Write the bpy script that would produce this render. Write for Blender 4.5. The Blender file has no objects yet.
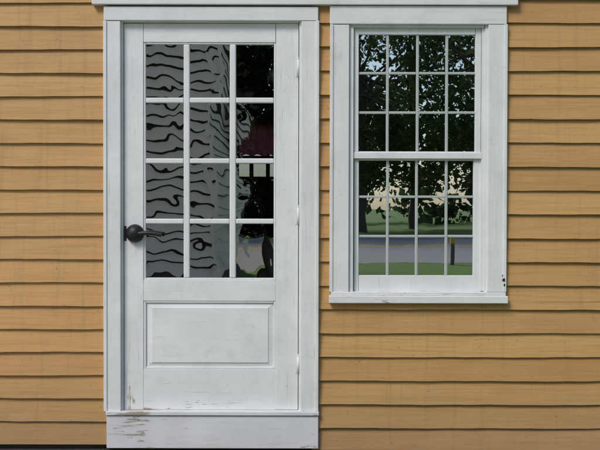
import bpy, bmesh, math, random
import numpy as np
from mathutils import Matrix, Vector
random.seed(4); rng=np.random.default_rng(7)
S=bpy.context.scene
S.view_settings.view_transform='Standard'; S.view_settings.look='None'; S.view_settings.exposure=0
H=1.26; D=5.0; F=960.0
# ---------- camera
cam=bpy.data.cameras.new("camera"); co=bpy.data.objects.new("camera",cam); S.collection.objects.link(co)
cam.sensor_width=36; cam.lens=36*F/600; cam.clip_end=2000
R=Matrix.Rotation(math.radians(89.0),4,'X')@Matrix.Rotation(math.radians(0.12),4,'Z')
co.matrix_world=Matrix.Translation((0,-D,H))@R
S.camera=co
R3=R.to_3x3()
def up(px,py,yp=0.0):
    d=R3@Vector(((px-300)/F,-(py-225)/F,-1)); t=(yp+D)/d.y
    return d.x*t, H+d.z*t
def X(px,yp=0.0,py=225): return up(px,py,yp)[0]
def Z(py,yp=0.0,px=300): return up(px,py,yp)[1]
# ---------- helpers
def empty(name,parent=None,loc=(0,0,0)):
    o=bpy.data.objects.new(name,None); S.collection.objects.link(o); o.location=loc
    if parent: o.parent=parent
    return o
def obj(name,me,mat=None,parent=None):
    o=bpy.data.objects.new(name,me); S.collection.objects.link(o)
    if mat: me.materials.append(mat)
    if parent: o.parent=parent
    return o
def boxes(name,lst,mat,parent=None,bevel=0.0015,seg=2):
    bm=bmesh.new()
    for (x0,x1,y0,y1,z0,z1) in lst:
        m=Matrix.Translation(((x0+x1)/2,(y0+y1)/2,(z0+z1)/2))@Matrix.Diagonal((abs(x1-x0),abs(y1-y0),abs(z1-z0),1))
        bmesh.ops.create_cube(bm,size=1,matrix=m)
    me=bpy.data.meshes.new(name); bm.to_mesh(me); bm.free()
    o=obj(name,me,mat,parent)
    if bevel:
        b=o.modifiers.new("bevel",'BEVEL'); b.width=bevel; b.segments=seg
    return o
class N:
    def __init__(s,name):
        s.m=bpy.data.materials.new(name); s.m.use_nodes=True; s.t=s.m.node_tree; s.n=s.t.nodes; s.l=s.t.links
        s.b=s.n.get("Principled BSDF"); s.out=s.n.get("Material Output")
    def geo(s):
        g=s.n.new("ShaderNodeNewGeometry"); return g.outputs["Position"]
    def map(s,scale=(1,1,1),loc=(0,0,0)):
        m=s.n.new("ShaderNodeMapping"); m.inputs["Scale"].default_value=scale; m.inputs["Location"].default_value=loc
        s.l.new(s.geo(),m.inputs["Vector"]); return m.outputs[0]
    def noise(s,vec,scale,detail=4,rough=.55,dist=0):
        n=s.n.new("ShaderNodeTexNoise"); n.inputs["Scale"].default_value=scale; n.inputs["Detail"].default_value=detail
        n.inputs["Roughness"].default_value=rough; n.inputs["Distortion"].default_value=dist
        s.l.new(vec,n.inputs["Vector"]); return n.outputs["Fac"]
    def ramp(s,f,stops):
        r=s.n.new("ShaderNodeValToRGB"); e=r.color_ramp.elements
        while len(e)<len(stops): e.new(.5)
        for k,(p,c) in enumerate(stops):
            e[k].position=p; e[k].color=(c if isinstance(c,tuple) else (c,c,c))+(1,)
        s.l.new(f,r.inputs[0]); return r.outputs[0]
    def mix(s,f,a,b,mode='MIX'):
        m=s.n.new("ShaderNodeMix"); m.data_type='RGBA'; m.blend_type=mode
        for v,i in ((f,0),(a,6),(b,7)):
            if hasattr(v,'links'): s.l.new(v,m.inputs[i])
            elif i==0: m.inputs[0].default_value=v
            else: m.inputs[i].default_value=v+(1,)
        return m.outputs[2]
    def math(s,op,a,b=0.0):
        m=s.n.new("ShaderNodeMath"); m.operation=op
        for k,v in enumerate((a,b)):
            if hasattr(v,'links'): s.l.new(v,m.inputs[k])
            else: m.inputs[k].default_value=v
        return m.outputs[0]
    def bump(s,h,dist,strength=1,prev=None):
        b=s.n.new("ShaderNodeBump"); b.inputs["Distance"].default_value=dist; b.inputs["Strength"].default_value=strength
        s.l.new(h,b.inputs["Height"])
        if prev: s.l.new(prev,b.inputs["Normal"])
        return b.outputs[0]
    def fin(s,col,rough=.6,normal=None):
        if hasattr(col,'links'): s.l.new(col,s.b.inputs["Base Color"])
        else: s.b.inputs["Base Color"].default_value=col+(1,)
        if hasattr(rough,'links'): s.l.new(rough,s.b.inputs["Roughness"])
        else: s.b.inputs["Roughness"].default_value=rough
        if normal: s.l.new(normal,s.b.inputs["Normal"])
        return s.m
def simple(name,c,rough=.6,var=.15,scale=6):
    k=N(name); f=k.noise(k.map(),scale)
    a=tuple(v*(1-var) for v in c); b=tuple(min(1,v*(1+var)) for v in c)
    return k.fin(k.mix(f,a,b),rough)
# ---------- white trim paint with dirt, cracks and peeling
def white_paint(name,base=(.77,.78,.785),peel=None,zdirt=None,horiz=True,soil=.45):
    k=N(name)
    v1=k.map((1,1,1)); f=k.noise(v1,5,6)
    c=k.mix(k.ramp(f,[(.35,0.),(.7,1.)]),tuple(x*.88 for x in base),base)
    st=k.noise(k.map((50,50,3) if not horiz else (3,40,50)),1,5,.65)
    c=k.mix(k.ramp(st,[(.54,0.),(.78,soil)]),c,(.50,.48,.44))
    hc=k.noise(k.map((120,120,3.5) if not horiz else (3.5,120,120)),1,3,.6)
    c=k.mix(k.ramp(hc,[(.65,0.),(.73,.55)]),c,(.36,.33,.29))
    sc=k.noise(k.map((9,9,9),(3,1,7)),1,7,.75)
    c=k.mix(k.ramp(sc,[(.54,0.),(.70,.32)]),c,(.50,.50,.48))
    sp=k.noise(v1,80,2); c=k.mix(k.ramp(sp,[(.71,0.),(.77,.5)]),c,(.30,.27,.23))
    n=None
    if peel is not None:
        p=k.noise(k.map((5,30,40) if horiz else (40,30,5)),1.0,8,.72,.4)
        big=k.noise(v1,3.1,3)
        s=k.math('ADD',k.math('MULTIPLY',p,.62),k.math('MULTIPLY',big,.38))
        if zdirt:
            sx=k.n.new("ShaderNodeSeparateXYZ"); k.l.new(k.geo(),sx.inputs[0])
            mr=k.n.new("ShaderNodeMapRange"); k.l.new(sx.outputs[2],mr.inputs[0])
            mr.inputs[1].default_value=zdirt[0]; mr.inputs[2].default_value=zdirt[1]; mr.inputs[3].default_value=zdirt[2]; mr.inputs[4].default_value=zdirt[3]
            s=k.math('ADD',s,mr.outputs[0])
        m=k.ramp(s,[(peel,0.),(peel+.012,1.)])
        wood=k.mix(k.noise(k.map((4,60,120) if horiz else (120,60,4)),1,4),(.22,.17,.12),(.52,.46,.38))
        c=k.mix(m,c,wood)
        n=k.bump(m,-.0006,.7)
    n=k.bump(k.noise(k.map((6,60,110) if horiz else (110,60,6)),1,4),.0007,.6,n)
    n=k.bump(k.noise(v1,7,3),.004,.4,n)
    return k.fin(c,.5,n)
M_trim=white_paint("white_trim_paint",horiz=False,peel=.655)
M_trimh=white_paint("white_trim_paint_h",horiz=True,peel=.655)
M_door=white_paint("white_door_paint",base=(.79,.80,.805),peel=.608,zdirt=(.19,.5,.038,-.04),horiz=True,soil=.3)
M_stile=white_paint("door_stile_paint",base=(.79,.80,.805),peel=.62,zdirt=(.19,.45,.03,-.05),horiz=False,soil=.3)
M_sill=white_paint("weathered_sill_paint",peel=.60,horiz=True,soil=.7)
M_thr=white_paint("weathered_threshold_paint",base=(.72,.73,.745),peel=.605,horiz=True,zdirt=(.02,.2,.02,.02),soil=.8)
M_sash=white_paint("sash_paint",base=(.76,.78,.785),horiz=False,soil=.2)
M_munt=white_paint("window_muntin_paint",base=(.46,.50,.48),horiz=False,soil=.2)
# ---------- siding paint
k=N("tan_clapboard_paint")
at=k.n.new("ShaderNodeAttribute"); at.attribute_name="bv"
base=k.mix(at.outputs["Fac"],(.455,.240,.080),(.56,.322,.113))
f1=k.noise(k.map((.7,.7,2.2)),1.6,5,.6)
base=k.mix(k.ramp(f1,[(.3,0.),(.75,.5)]),base,(.59,.365,.155))
gr=k.noise(k.map((3,40,90)),1.0,6,.65)
base=k.mix(k.ramp(gr,[(.46,0.),(.70,.5)]),base,(.35,.18,.056))
vs=k.noise(k.map((28,10,1.6)),1.0,4,.6)
base=k.mix(k.ramp(vs,[(.54,0.),(.75,.45)]),base,(.33,.19,.08))
pt=k.noise(k.map((5,5,14),(9,2,4)),1.0,6,.7)
base=k.mix(k.ramp(pt,[(.60,0.),(.72,.35)]),base,(.60,.43,.24))
sx=k.n.new("ShaderNodeSeparateXYZ"); k.l.new(k.geo(),sx.inputs[0])
mr=k.n.new("ShaderNodeMapRange"); k.l.new(k.math('ADD',sx.outputs[2],k.math('MULTIPLY',k.noise(k.map((6,6,3)),1,5,.7),-.35)),mr.inputs[0])
mr.inputs[1].default_value=-.2; mr.inputs[2].default_value=.25; mr.inputs[3].default_value=.45; mr.inputs[4].default_value=0
base=k.mix(mr.outputs[0],base,(.26,.18,.10))
sp=k.noise(k.map((70,70,70)),1.0,2); base=k.mix(k.ramp(sp,[(.70,0.),(.75,.65)]),base,(.14,.09,.06))
nb=k.bump(k.noise(k.map((4,50,110)),1,6,.7),.0012,.8)
nb=k.bump(k.noise(k.map((2,2,9)),1,4,.6),.006,.5,nb)
M_sid=k.fin(base,.62,nb)
M_lapshade=simple("lap_underside_shade",(.16,.09,.04),.9)  # underside colour darkened to deepen the lap shadow line, with some dirt
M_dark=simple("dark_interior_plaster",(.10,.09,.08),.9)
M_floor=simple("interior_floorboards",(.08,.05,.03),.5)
M_iron=N("black_iron").fin((.004,.004,.005),.5)
M_found=simple("stone_foundation",(.10,.09,.08),.95,.5,12)
# ---------- glass
def glass(name,refl,bdist,scale,tint=(.93,.97,.95),stretch=(1,1,1),rot=0,dist=.6,gcol=(.95,.98,.97)):
    k=N(name); k.n.remove(k.b)
    mp=k.n.new("ShaderNodeMapping"); mp.inputs["Scale"].default_value=stretch; mp.inputs["Rotation"].default_value=(0,rot,0); k.l.new(k.geo(),mp.inputs[0])
    nrm=k.bump(k.noise(mp.outputs[0],scale,1.0,.4,dist),bdist)
    g=k.n.new("ShaderNodeBsdfGlossy"); g.inputs["Roughness"].default_value=0.0; g.inputs["Color"].default_value=gcol+(1,)
    k.l.new(nrm,g.inputs["Normal"])
    t=k.n.new("ShaderNodeBsdfTransparent"); t.inputs[0].default_value=tint+(1,)
    fr=k.n.new("ShaderNodeFresnel"); fr.inputs[0].default_value=1.5
    fac=k.math('MINIMUM',k.math('ADD',fr.outputs[0],refl),1.0)
    m=k.n.new("ShaderNodeMixShader"); k.l.new(fac,m.inputs[0]); k.l.new(t.outputs[0],m.inputs[1]); k.l.new(g.outputs[0],m.inputs[2])
    k.l.new(m.outputs[0],k.out.inputs[0]); return k.m
M_gdoor=glass("wavy_old_glass",.58,.0013,4.2,stretch=(1.5,1,1.0),rot=.5,dist=.5,gcol=(1,.98,.93))
M_gwin=glass("window_glass",.70,.0002,5,gcol=(.93,.97,1))

# =================== HOUSE
house=empty("clapboard_house")
XL,XR=-4.2,5.2; ZT=3.15
def siding(name,regions,zline,step):
    V=[];Fc=[];mi=[];bv=[]
    n0=int(math.floor((0-zline)/step))-1; n1=int((ZT-zline)/step)+1
    for i in range(n0,n1+1):
        zb=zline+i*step; zt=zb+step
        val=random.random(); ph=random.random()*50
        cuts=[random.uniform(XL,XR) for _ in range(1)]
        for (rx0,rx1,rz0,rz1) in regions:
            a=max(zb,rz0); b=min(zt+.012,rz1)
            if b-a<.004: continue
            xs_all=[rx0]+sorted(c for c in cuts if rx0+.3<c<rx1-.3)+[rx1]
            for s in range(len(xs_all)-1):
                x0=xs_all[s]+(.0006 if s else 0); x1=xs_all[s+1]-(.0006 if s<len(xs_all)-2 else 0)
                vv=(val+.35*random.random()*s)%1.0
                n=max(2,int((x1-x0)/.04)); base=len(V)
                for j in range(n+1):
                    x=x0+(x1-x0)*j/n
                    w=.0013*math.sin(x*2.1+ph)+.0010*math.sin(x*9.3+ph*2)+.0006*math.sin(x*31+ph)+random.uniform(-.0004,.0004)
                    wy=.0018*math.sin(x*1.7+ph*1.3)+.0010*math.sin(x*7+ph)+.0005*math.sin(x*23+ph)
                    def yy(z):
                        t=(z-zb)/step; return -.0175*(1-t)-.002*t
                    za=a+(w if a==zb else 0)
                    V+= [(x,.0,za+.001),(x,yy(a)+wy,za),(x,yy(b),b)]
                for j in range(n):
                    p=base+3*j; q=p+3
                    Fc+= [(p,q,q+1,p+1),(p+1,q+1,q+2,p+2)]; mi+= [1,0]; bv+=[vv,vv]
                Fc+= [(base,base+1,base+2)]; mi.append(0); bv.append(vv)
                e=base+3*n; Fc+= [(e,e+2,e+1)]; mi.append(0); bv.append(vv)
    me=bpy.data.meshes.new(name); me.from_pydata(V,[],Fc); me.update()
    me.materials.append(M_sid); me.materials.append(M_lapshade)
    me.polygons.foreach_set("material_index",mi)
    a=me.attributes.new("bv",'FLOAT','FACE'); a.data.foreach_set("value",bv)
    return obj(name,me,None,house)
zbot=Z(444,0)
stepL=(Z(28)-Z(422))/17
siding("siding_left",[(XL,X(109),zbot,ZT),(X(109),X(210),Z(2),ZT)],Z(422,-.02),stepL)
stepR=(Z(24)-Z(428))/17
siding("siding_right",[(X(312),XR,.0,Z(301)),(X(312),X(338),Z(301),Z(4)),(X(498),XR,Z(301),Z(4)),(X(210)+.001,XR,Z(4),ZT)],Z(428,-.02),stepR)
dx0,dx1=X(118),X(304); dz0,dz1=Z(413),Z(18)
wx0,wx1=X(346),X(492); wz0,wz1=Z(294),Z(20)
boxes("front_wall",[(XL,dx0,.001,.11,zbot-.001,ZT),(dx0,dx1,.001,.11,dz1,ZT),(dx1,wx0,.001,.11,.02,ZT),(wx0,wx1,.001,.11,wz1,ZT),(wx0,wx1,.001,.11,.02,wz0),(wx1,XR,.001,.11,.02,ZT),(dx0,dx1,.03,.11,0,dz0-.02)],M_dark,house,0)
boxes("foundation",[(XL+.05,dx0,.02,.10,-.3,zbot-.002)],M_found,house,.004)
YB=4.7
bx0,bx1,bz0,bz1=-.66,-.16,1.50,2.10
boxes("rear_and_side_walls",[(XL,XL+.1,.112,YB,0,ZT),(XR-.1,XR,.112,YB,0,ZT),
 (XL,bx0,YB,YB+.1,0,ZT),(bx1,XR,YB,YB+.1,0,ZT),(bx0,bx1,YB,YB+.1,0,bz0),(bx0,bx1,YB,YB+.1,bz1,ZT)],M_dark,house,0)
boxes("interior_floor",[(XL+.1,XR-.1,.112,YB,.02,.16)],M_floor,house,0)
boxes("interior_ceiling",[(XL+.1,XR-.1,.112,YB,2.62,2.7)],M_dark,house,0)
M_roof=simple("asphalt_shingles",(.07,.065,.06),.9,.3,20)
me=bpy.data.meshes.new("roof"); e=.28
y0,y1=-e,YB+.1+e; ym=(y0+y1)/2; a,b=XL-e,XR+e; zr=ZT+1.7
V=[(a,y0,ZT),(b,y0,ZT),(b,ym,zr),(a,ym,zr),(a,y1,ZT),(b,y1,ZT)]
V+=[(x,y,z+.12) for x,y,z in V]
Fc=[(0,1,2,3),(3,2,5,4),(6,9,8,7),(9,10,11,8),(0,6,7,1),(4,5,11,10),(0,3,9,6),(3,4,10,9),(1,7,8,2),(2,8,11,5)]
me.from_pydata(V,[],Fc); obj("roof",me,M_roof,house)
me=bpy.data.meshes.new("gable_ends"); me.from_pydata([(XL,0,ZT),(XL,YB+.1,ZT),(XL,ym,zr-.1),(XR,0,ZT),(XR,YB+.1,ZT),(XR,ym,zr-.1)],[],[(0,1,2),(3,5,4)]); obj("gable_ends",me,M_dark,house)
boxes("drip_board",[(X(92,-.045),X(517,-.045),-.045,-.003,Z(4.4,-.045),Z(-9,-.045))],M_trimh,house,.003)

# ------------- DOOR
door=empty("door",house)
yc=-.030
def R4(px0,px1,py0,py1,y0,y1,yp=None):
    yp=y0 if yp is None else yp
    cx=(px0+px1)/2; cy=(py0+py1)/2
    return (X(px0,yp,cy),X(px1,yp,cy),y0,y1,Z(py1,yp,cx),Z(py0,yp,cx))
boxes("door_casing_left",[R4(104.5,120.5,21,411.5,yc,-.001)],M_trim,door,.003)
boxes("door_casing_right",[R4(301,318.3,21,411.5,yc,-.001)],M_trim,door,.003)
boxes("door_casing_head",[R4(103.5,318.3,6.5,20.4,yc-.002,-.001)],M_trimh,door,.003)
boxes("door_back_band",[R4(103.3,106.6,20.6,411.5,yc-.006,-.001),R4(315.6,318.8,20.6,411.5,yc-.006,-.001)],M_trim,door,.002)
boxes("door_jambs",[R4(120.6,123.0,20.5,411.5,-.012,.10,-.012),R4(298.9,301.0,20.5,411.5,-.012,.10,-.012),R4(123,298.9,20.5,22.3,-.012,.10,-.012)],M_trim,door,.001)
yd=.004
boxes("door_stiles",[R4(124,143.3,23.4,409.6,yd,yd+.044),R4(275.8,298.2,23.4,409.6,yd,yd+.044)],M_stile,door,.0015)
boxes("door_rails",[R4(143.5,275.6,23.4,42.2,yd+.0012,yd+.044),R4(143.5,275.6,280,301,yd+.0012,yd+.044),R4(143.5,275.6,369,409.6,yd+.0012,yd+.044)],M_door,door,.0015)
ym0=yd+.006
boxes("door_glazing_bead",[R4(143.4,145.6,42.3,279.9,ym0,yd+.04),R4(273.8,275.7,42.3,279.9,ym0,yd+.04),R4(145.7,273.7,42.3,44.2,ym0,yd+.04),R4(145.7,273.7,278,279.9,ym0,yd+.04)],M_sash,door,.002,3)
L=[]
for a,b in ((183.6,189.6),(229.6,235.8)): L.append(R4(a,b,44.3,277.9,yd+.004,yd+.034))
boxes("door_muntins_vertical",L,M_sash,door,.006,3)
L=[]
for a,b in ((97.6,102.8),(158.4,163.4),(218.8,223.8)):
    for c,d in ((145.7,183.5),(189.7,229.5),(235.9,273.7)): L.append(R4(c,d,a,b,yd+.0055,yd+.034))
boxes("door_muntins_horizontal",L,M_sash,door,.0055,3)
cols=((144,187),(186.5,233),(232.5,275)); rows=((43,100),(100.5,161),(161.5,221),(221.5,279.5))
V=[];Fc=[]
yg=yd+.020
for ci,(a,b) in enumerate(cols):
    for ri,(c,d) in enumerate(rows):
        tx=random.uniform(-.003,.003); tz=random.uniform(-.003,.003)
        x0,x1,_,_,z0,z1=R4(a,b,c,d,yg,yg+.01); xc=(x0+x1)/2; zc=(z0+z1)/2
        n=len(V)
        for x,z in ((x0,z0),(x1,z0),(x1,z1),(x0,z1)): V.append((x,yg+(x-xc)*tx+(z-zc)*tz,z))
        Fc.append((n,n+1,n+2,n+3))
me=bpy.data.meshes.new("door_glass"); me.from_pydata(V,[],Fc); obj("door_glass",me,M_gdoor,door)
x0,x1,_,_,z0,z1=R4(143.2,276,300.8,369.2,yd+.014,0,yd)
xi0,xi1,_,_,zi0,zi1=R4(151.5,268.5,307.5,363,yd+.005,0,yd)
bm=bmesh.new()
o_=[bm.verts.new(p) for p in ((x0,yd+.017,z0),(x1,yd+.017,z0),(x1,yd+.017,z1),(x0,yd+.017,z1))]
i1=[bm.verts.new(p) for p in ((xi0,yd+.0085,zi0),(xi1,yd+.0085,zi0),(xi1,yd+.0085,zi1),(xi0,yd+.0085,zi1))]
q=.0025
i2=[bm.verts.new(p) for p in ((xi0+q,yd+.0045,zi0+q),(xi1-q,yd+.0045,zi0+q),(xi1-q,yd+.0045,zi1-q),(xi0+q,yd+.0045,zi1-q))]
for A,B in ((o_,i1),(i1,i2)):
    for j in range(4): bm.faces.new((A[j],A[(j+1)%4],B[(j+1)%4],B[j]))
bm.faces.new(i2)
me=bpy.data.meshes.new("door_panel"); bm.to_mesh(me); bm.free(); obj("door_panel",me,M_door,door)
boxes("door_panel_moulding",[R4(143.5,146,301.1,368.9,yd+.004,yd+.02),R4(273.6,275.7,301.1,368.9,yd+.004,yd+.02),R4(146.1,273.5,301.1,303,yd+.004,yd+.02),R4(146.1,273.5,367,368.9,yd+.004,yd+.02)],M_sash,door,.003,3)
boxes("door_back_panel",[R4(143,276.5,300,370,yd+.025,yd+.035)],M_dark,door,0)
boxes("threshold_riser",[R4(106.5,318.3,416,448.5,-.036,.0)],M_thr,door,.003)
boxes("threshold_sill",[R4(105.5,319,411.8,415.7,-.045,.06)],M_thr,door,.003)
def cyl(name,p0,p1,r,mat,parent,seg=20,r2=None):
    bm=bmesh.new(); v=Vector(p1)-Vector(p0)
    bmesh.ops.create_cone(bm,cap_ends=True,segments=seg,radius1=r,radius2=r if r2 is None else r2,depth=v.length,
        matrix=Matrix.Translation((Vector(p0)+Vector(p1))/2)@v.to_track_quat('Z','Y').to_matrix().to_4x4())
    me=bpy.data.meshes.new(name); bm.to_mesh(me); bm.free()
    for p in me.polygons: p.use_smooth=len(p.vertices)==4
    return obj(name,me,mat,parent)
for n_,py in enumerate((68,216,365)):
    xx=X(298.2,-.014,py); zz=Z(py,-.014)
    cyl("hinge_barrel_%d"%(n_+1),(xx,-.010,zz-.045),(xx,-.010,zz+.045),.0068,M_trim,door)
    cyl("hinge_pin_%d"%(n_+1),(xx,-.010,zz+.045),(xx,-.010,zz+.056),.0052,M_trim,door,r2=.002)
    boxes("hinge_leaf_%d"%(n_+1),[(xx-.016,xx,yd-.002,yd+.002,zz-.044,zz+.044)],M_trim,door,.0005)
hx,hz=X(134.5,yd-.02,234),Z(233.5,yd-.02,134)
bm=bmesh.new()
prof=[(.0,-.050),(.016,-.048),(.030,-.041),(.041,-.028),(.047,-.014),(.048,-.006),(.044,.001)]
rings=[]
for r,y in prof:
    if r==0: rings.append([bm.verts.new((hx,yd+y,hz))]); continue
    rings.append([bm.verts.new((hx+r*math.cos(t),yd+y,hz+r*math.sin(t))) for t in [2*math.pi*j/40 for j in range(40)]])
for j in range(40): bm.faces.new((rings[0][0],rings[1][(j+1)%40],rings[1][j]))
for A,B in zip(rings[1:],rings[2:]):
    for j in range(40): bm.faces.new((A[j],A[(j+1)%40],B[(j+1)%40],B[j]))
me=bpy.data.meshes.new("handle_rosette"); bm.normal_update(); bm.to_mesh(me); bm.free()
for p in me.polygons: p.use_smooth=True
handle=empty("door_handle",door)
obj("knob_body",me,M_iron,handle)
cu=bpy.data.curves.new("lever",'CURVE'); cu.dimensions='3D'; cu.bevel_depth=.0105; cu.bevel_resolution=5; cu.use_fill_caps=True
sp=cu.splines.new('BEZIER'); pts=[(.02,-.034,0,1.1),(.06,-.040,.003,1.1),(.10,-.042,.001,1.0),(.142,-.040,-.006,1.15)]
sp.bezier_points.add(len(pts)-1)
for bp,(a,b,c,r) in zip(sp.bezier_points,pts):
    bp.co=(hx+a,yd+b,hz+c); bp.handle_left_type=bp.handle_right_type='AUTO'; bp.radius=r
lo=bpy.data.objects.new("lever",cu); S.collection.objects.link(lo); lo.parent=handle; cu.materials.append(M_iron)
boxes("latch_plate",[R4(124.2,126.5,226,241,yd-.0015,yd+.003)],M_iron,handle,.0005)

# ------------- WINDOW
win=empty("sash_window",house)
boxes("window_casing_left",[R4(330.5,349,24.6,292,yc,-.001)],M_trim,win,.003)
boxes("window_casing_right",[R4(488,506.5,24.6,292,yc,-.001)],M_trim,win,.003)
boxes("window_casing_head",[R4(330,507,5.8,24,yc-.002,-.001)],M_trimh,win,.003)
boxes("window_back_band",[R4(329.8,333,24.2,292,yc-.006,-.001),R4(504,507.2,24.2,292,yc-.006,-.001)],M_trim,win,.002)
boxes("window_sill",[R4(329,508.3,296,303.5,-.052,.03,-.052)],M_sill,win,.004)
boxes("window_sill_top",[R4(331,506,292.2,295.8,-.040,.05)],M_sill,win,.003)
boxes("window_jambs",[R4(349.2,353.4,24.4,292,-.014,.10),R4(484.6,487.9,24.4,292,-.014,.10),R4(353.5,484.5,24.4,27.4,-.014,.10)],M_trim,win,.0015)
def sash(pre,l0,l1,r0,r1,t0,t1,b0,b1,y,vx,hy):
    boxes(pre+"_frame",[R4(l0,l1,t0,b1,y,y+.035),R4(r0,r1,t0,b1,y,y+.035),R4(l1+.1,r0-.1,t0,t1,y+.001,y+.035),R4(l1+.1,r0-.1,b0,b1,y+.001,y+.035)],M_sash,win,.002)
    ymn=y+.007
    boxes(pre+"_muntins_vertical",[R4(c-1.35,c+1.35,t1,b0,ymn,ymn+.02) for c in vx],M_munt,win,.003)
    xs=[l1]+[v for v in vx]+[r0]; L=[]
    for h in hy:
        for i in range(len(xs)-1):
            L.append(R4(xs[i]+(1.45 if i else 0),xs[i+1]-(1.45 if i<len(xs)-2 else 0),h-1.2,h+1.2,ymn+.001,ymn+.02))
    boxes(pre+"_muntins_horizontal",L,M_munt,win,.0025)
    x0,x1,_,_,z0,z1=R4(l1-.5,r0+.5,t1-.5,b0+.5,y+.015,0)
    me=bpy.data.meshes.new(pre+"_glass"); me.from_pydata([(x0,y+.015,z0),(x1,y+.015,z0),(x1,y+.015,z1),(x0,y+.015,z1)],[],[(0,1,2,3)])
    obj(pre+"_glass",me,M_gwin,win)
sash("upper_sash",354,358.6,475.5,481,28,34.5,151.5,154,.002,(387.5,417.5,446.8),(73.2,112.6))
boxes("meeting_rail",[R4(353.6,482,152.6,158.6,-.006,.045)],M_sash,win,.002)
boxes("storm_track",[R4(481.2,484.4,28,291,-.004,.05)],M_trim,win,.001)
sash("lower_sash",354,358.6,473.5,481,158.8,160.5,275.5,291.5,.012,(387.5,416.5,446.2),(196.8,236.2))
# chipped, rotten spot on right casing: ragged dark patch plus flakes
M_chip=simple("rotten_wood",(.03,.022,.015),.95,.4,60)
bm=bmesh.new()
for (px,py,rr) in ((503.5,280,.0085),(504.4,285,.005),(502.6,275.5,.004)):
    cx,cz=X(px,yc-.009,py),Z(py,yc-.009,px); pts=[]
    for j in range(12):
        t=2*math.pi*j/12; r=rr*(1+.4*random.uniform(-1,1)); pts.append(bm.verts.new((cx+r*.8*math.cos(t),yc-.0068-rr*.02,cz+r*1.4*math.sin(t))))
    bm.faces.new(pts[::-1])
me=bpy.data.meshes.new("paint_chip"); bm.to_mesh(me); bm.free(); obj("paint_chip",me,M_chip,win)

# rear window with red curtain
kk=N("red_curtain"); kk.n.remove(kk.b)
tr=kk.n.new("ShaderNodeBsdfTranslucent"); tr.inputs[0].default_value=(.85,.24,.28,1)
df=kk.n.new("ShaderNodeBsdfDiffuse"); df.inputs[0].default_value=(.5,.12,.15,1)
ms=kk.n.new("ShaderNodeMixShader"); ms.inputs[0].default_value=.05; kk.l.new(tr.outputs[0],ms.inputs[1]); kk.l.new(df.outputs[0],ms.inputs[2]); kk.l.new(ms.outputs[0],kk.out.inputs[0])
V=[];Fc=[]
for j in range(61):
    x=bx0-.03+(bx1-bx0+.06)*j/60; y=YB-.05+.018*math.sin(j*.9)
    V+= [(x,y,1.79+.01*math.sin(j*.5)),(x,y,2.14)]
for j in range(60): Fc.append((2*j,2*j+2,2*j+3,2*j+1))
me=bpy.data.meshes.new("red_curtain"); me.from_pydata(V,[],Fc); obj("red_curtain",me,kk.m,house)
w=bx1-bx0
boxes("rear_window_sash",[(bx0,bx0+.04,YB+.02,YB+.06,bz0,bz1),(bx1-.04,bx1,YB+.02,YB+.06,bz0,bz1),(bx0+w/3-.02,bx0+w/3+.02,YB+.02,YB+.06,bz0,bz1),(bx0+2*w/3-.02,bx0+2*w/3+.02,YB+.02,YB+.06,bz0,bz1),
 (bx0,bx1,YB+.024,YB+.056,1.71,1.79),(bx0,bx1,YB+.024,YB+.056,bz0,bz0+.08)],M_dark,house,0)

# =================== SURROUNDINGS
k=N("lawn_grass")
n1=k.noise(k.map(),.35,5); n2=k.noise(k.map(),14,4,.7)
c=k.mix(n1,(.10,.18,.03),(.17,.26,.05)); c=k.mix(k.ramp(n2,[(.4,0.),(.7,.6)]),c,(.07,.12,.025))
sx=k.n.new("ShaderNodeSeparateXYZ"); k.l.new(k.geo(),sx.inputs[0])
mr=k.n.new("ShaderNodeMapRange"); k.l.new(k.math('ADD',sx.outputs[1],k.math('MULTIPLY',k.noise(k.map(),3,4),.5)),mr.inputs[0]); mr.inputs[1].default_value=-.35; mr.inputs[2].default_value=-.15
c=k.mix(mr.outputs[0],c,k.mix(k.noise(k.map(),60,4),(.015,.011,.008),(.08,.06,.045)))
M_lawn=k.fin(c,.95,k.bump(n2,.03))
bm=bmesh.new(); bmesh.ops.create_grid(bm,x_segments=2,y_segments=2,size=900)
me=bpy.data.meshes.new("lawn"); bm.to_mesh(me); bm.free(); obj("lawn",me,M_lawn)
k=N("asphalt"); n2=k.noise(k.map(),40,4,.7); n1=k.noise(k.map((.2,1,1)),.8,4)
M_asp=k.fin(k.mix(n2,k.mix(n1,(.19,.185,.175),(.26,.255,.24)),(.30,.295,.28)),.85)
def sheet(name,x0,x1,y0,y1,z,mat,par=None):
    me=bpy.data.meshes.new(name); me.from_pydata([(x0,y0,z),(x1,y0,z),(x1,y1,z),(x0,y1,z)],[],[(0,1,2,3)]); return obj(name,me,mat,par)
sheet("road",-300,300,-34,-17,.004,M_asp)
sheet("added_bounce_ground",-9,-.5,-8.9,-.6,.004,simple("pale_bounce_gravel",(.52,.48,.42),.95,.3,30))  # unseen pale ground added to bounce light onto the house fronts
M_yel=simple("yellow_road_paint",(.62,.42,.04),.7)
mk=empty("road_markings"); sheet("centre_line_a",-300,300,-27.4,-27.0,.008,M_yel,mk); sheet("centre_line_b",-300,300,-26.7,-26.3,.008,M_yel,mk)
M_conc=simple("concrete",(.38,.37,.34),.9,.15,3)
boxes("kerb",[(-300,300,-34.2,-34.001,0,.13)],M_conc,None,0)
boxes("sidewalk",[(-300,300,-38.6,-36.4,0,.05)],M_conc,None,0)
# short roadside marker post with yellow cap
mp_=empty("marker_post")
boxes("post",[(3.36,3.44,-16.4,-16.32,0,.46)],simple("post_wood",(.14,.11,.08),.9),mp_,.006)
boxes("yellow_cap",[(3.352,3.448,-16.408,-16.312,.461,.64)],M_yel,mp_,.012)

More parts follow.
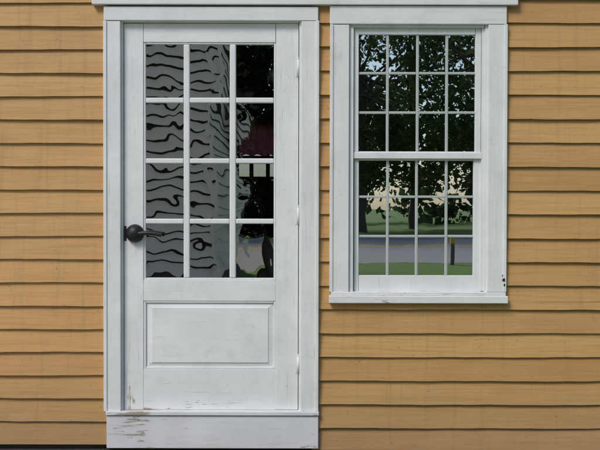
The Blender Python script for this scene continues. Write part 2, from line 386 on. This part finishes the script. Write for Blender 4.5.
# neighbouring cream house (seen mirrored in the door glass)
nh=empty("cream_clapboard_house")
M_cream=simple("cream_paint",(.86,.79,.64),.6,.04,3)
M_lapshadow=simple("painted_lap_shadow",(.05,.045,.04),.9)  # near-black strips paint the shadow line under each cream board
NX0,NX1,NY,ND=-8.0,-1.28,-9.0,-16.0; NH=4.25
V=[];Fc=[];mi=[]
z=.25
while z<NH:
    s=.16; n=len(V)
    V+= [(NX0,NY,z),(NX1,NY,z),(NX1,NY+.05,z),(NX0,NY+.05,z),(NX1,NY+.012,z+s-.03),(NX0,NY+.012,z+s-.03),(NX1,NY+.0,z+s),(NX0,NY,z+s)]
    Fc+= [(n,n+1,n+2,n+3),(n+3,n+2,n+4,n+5),(n+5,n+4,n+6,n+7)]; mi+= [1,0,1]
    V+= [(NX1,ND,z),(NX1+.03,ND,z),(NX1+.03,NY,z),(NX1,NY,z),(NX1,ND,z+s),(NX1,NY,z+s)]
    n+=8; Fc+= [(n,n+1,n+2,n+3),(n+1,n+4,n+5,n+2)]; mi+= [1,0]
    z+=s
me=bpy.data.meshes.new("walls"); me.from_pydata(V,[],Fc); me.materials.append(M_cream); me.materials.append(M_lapshadow)
me.polygons.foreach_set("material_index",mi); obj("walls",me,None,nh)
boxes("structure",[(NX0+.01,NX1-.01,ND,NY-.01,0,NH)],M_dark,nh,0)
boxes("corner_board",[(NX1-.02,NX1+.06,NY-.02,NY+.07,0,NH)],M_cream,nh,.004)
me=bpy.data.meshes.new("roof"); a,b=NX0-.3,NX1+.2; yA,yB=NY+.2,ND-.3; ymm=(yA+yB)/2
V=[(a,yA,NH),(b,yA,NH),(b,ymm,NH+1.5),(a,ymm,NH+1.5),(a,yB,NH),(b,yB,NH)]; V+=[(x,y,z+.14) for x,y,z in V]
Fc=[(0,1,2,3),(3,2,5,4),(6,9,8,7),(9,10,11,8),(0,6,7,1),(4,5,11,10),(0,3,9,6),(3,4,10,9),(1,7,8,2),(2,8,11,5)]
me.from_pydata(V,[],Fc); obj("roof",me,M_roof,nh)

# ---------- trees
def leafmat(name,a,b,tl=.45):
    k=N(name); k.n.remove(k.b)
    f=k.noise(k.map(),.9,4,.7); c=k.mix(k.ramp(f,[(.35,0.),(.68,1.)]),a,b)
    d=k.n.new("ShaderNodeBsdfDiffuse"); t=k.n.new("ShaderNodeBsdfTranslucent"); k.l.new(c,d.inputs[0]); k.l.new(c,t.inputs[0])
    m=k.n.new("ShaderNodeMixShader"); m.inputs[0].default_value=tl; k.l.new(d.outputs[0],m.inputs[1]); k.l.new(t.outputs[0],m.inputs[2]); k.l.new(m.outputs[0],k.out.inputs[0]); return k.m
M_leaf=leafmat("tree_foliage",(.032,.058,.022),(.12,.17,.055)); M_leaf2=leafmat("woods_foliage",(.035,.06,.03),(.08,.115,.055))
M_con=leafmat("added_conifer_foliage",(.010,.018,.010),(.022,.036,.018),.2)
M_bark=simple("bark",(.10,.08,.06),.95,.4,8)
def leaves(centers,rad,per,size):
    c=np.repeat(centers,per,0); n=len(c)
    r=np.repeat(rad,per)[:,None]
    p=c+rng.normal(0,.45,(n,3))*r*np.array([1,1,.7])
    u=rng.normal(size=(n,3)); u/=np.linalg.norm(u,axis=1)[:,None]
    v=rng.normal(size=(n,3)); v-=u*(u*v).sum(1)[:,None]; v/=np.linalg.norm(v,axis=1)[:,None]
    s=size*rng.uniform(.6,1.4,(n,1))
    return np.stack([p-u*s,p-v*s*.6,p+u*s,p+v*s*.6],1).reshape(-1,3)
def limb_into(bm,p0,p1,r0,r1):
    v=p1-p0; bmesh.ops.create_cone(bm,cap_ends=False,segments=9,radius1=r0,radius2=r1,depth=v.length,matrix=Matrix.Translation((p0+p1)/2)@v.to_track_quat('Z','Y').to_matrix().to_4x4())
def assemble(name,bm,cs,rd,per,size,lm):
    me=bpy.data.meshes.new(name); bm.to_mesh(me); bm.free()
    vb=np.array([v.co[:] for v in me.vertices]); fb=[tuple(p.vertices) for p in me.polygons]
    lv=leaves(np.array([c[:] for c in cs]),np.array(rd),per,size)
    n0=len(vb); nl=len(lv)//4
    me2=bpy.data.meshes.new(name); me2.from_pydata(np.vstack([vb,lv]).tolist(),[],fb+[(n0+4*i,n0+4*i+1,n0+4*i+2,n0+4*i+3) for i in range(nl)])
    me2.materials.append(M_bark); me2.materials.append(lm); me2.polygons.foreach_set("material_index",[0]*len(fb)+[1]*nl)
    return me2
def tree_mesh(name,h,r,ncl,per,size):
    bm=bmesh.new()
    top=Vector((0,0,h*.35)); limb_into(bm,Vector((0,0,-.1)),top,h*.020,h*.014); t2=Vector((.3,.2,h*.8)); limb_into(bm,top,t2,h*.014,h*.005)
    cs=[];rd=[]
    for i in range(ncl):
        t=random.uniform(0,2*math.pi); zz=random.uniform(-1,1); rr=math.sqrt(max(0,1-zz*zz))*random.uniform(.45,1)
        c=Vector((math.cos(t)*rr*r,math.sin(t)*rr*r,h*.58+zz*h*.40)); cs.append(c); rd.append(r*random.uniform(.15,.32))
        if i%4==0:
            s=top.lerp(t2,random.uniform(0,.8)); mid=s.lerp(c,.5)+Vector((0,0,.3)); limb_into(bm,s,mid,h*.009,h*.005); limb_into(bm,mid,c,h*.005,h*.002)
    return assemble(name,bm,cs,rd,per,size,M_leaf)
TA=tree_mesh("maple_a",17,6,110,85,.15); TB=tree_mesh("maple_b",14,4.6,85,85,.13)
def tree(me,x,y,s,rot):
    o=bpy.data.objects.new("maple_tree",me); S.collection.objects.link(o); o.location=(x,y,0); o.scale=(s,s,s*random.uniform(.95,1.1)); o.rotation_euler=(0,0,rot)
for (x,y,s,m) in ((-2.4,-41,1.0,TA),(3.4,-47,1.0,TB),(11.0,-46,1.0,TA),(-10,-47,1.1,TA),(19,-47,1.0,TB),(27,-48,1.1,TA),(-19,-44,1.0,TB),(7.0,-54,1.1,TB),(15,-57,1.1,TA),(-4,-55,1.1,TA),(-28,-48,1.1,TA)):
    tree(m,x,y,s,random.uniform(0,6.28))
# slim dark conifer put in to darken the right door panes' reflection
bm=bmesh.new(); limb_into(bm,Vector((0,0,-.1)),Vector((0,0,6.6)),.09,.02); cs=[];rd=[]
for i in range(150):
    z=random.uniform(.75,7.0); rmax=.50*(1-((z-.75)/6.6)**2.2)+.05; t=random.uniform(0,6.28); rr=rmax*random.uniform(.2,1)
    c=Vector((math.cos(t)*rr,math.sin(t)*rr,z)); cs.append(c); rd.append(random.uniform(.16,.30))
    if i%5==0: limb_into(bm,Vector((0,0,z-.1)),c,.015,.006)
me=assemble("added_conifer",bm,cs,rd,60,.055,M_con)
o=obj("added_conifer_tree",me); o.location=(-.68,-13.0,0)
cs=[];rd=[]
for i in range(520):
    x=random.uniform(-70,80); cs.append((x,random.uniform(-84,-72),random.uniform(.5,11+2.5*math.sin(x*.3)+1.5*math.sin(x*.9)))); rd.append(random.uniform(1.2,2.6))
for i in range(100):  # backyard hedge added to darken the view through the rear window
    x=random.uniform(-14,12); cs.append((x,random.uniform(18,21),random.uniform(.2,1.2))); rd.append(random.uniform(.5,.9))
lv=leaves(np.array(cs),np.array(rd),40,.42); nl=len(lv)//4
me=bpy.data.meshes.new("distant_woods"); me.from_pydata(lv.tolist(),[],[(4*i,4*i+1,4*i+2,4*i+3) for i in range(nl)]); obj("distant_woods",me,M_leaf2)

# ---------- light
W=bpy.data.worlds.new("World"); S.world=W; W.use_nodes=True
nt=W.node_tree; bg=nt.nodes["Background"]; sk=nt.nodes.new("ShaderNodeTexSky"); sk.sky_type='NISHITA'; sk.sun_disc=False
el,az=math.radians(46),math.radians(180+36)
sk.sun_elevation=el; sk.sun_rotation=az; sk.air_density=1.0; sk.dust_density=1.2; sk.ozone_density=1.0
nt.links.new(sk.outputs[0],bg.inputs[0]); bg.inputs[1].default_value=.125
sd=Vector((math.sin(az)*math.cos(el),math.cos(az)*math.cos(el),math.sin(el)))
sl=bpy.data.lights.new("sun",'SUN'); sl.energy=2.2; sl.angle=math.radians(20); sl.color=(1,.96,.90)
so=bpy.data.objects.new("sun",sl); S.collection.objects.link(so); so.rotation_euler=(-sd).to_track_quat('-Z','Y').to_euler()
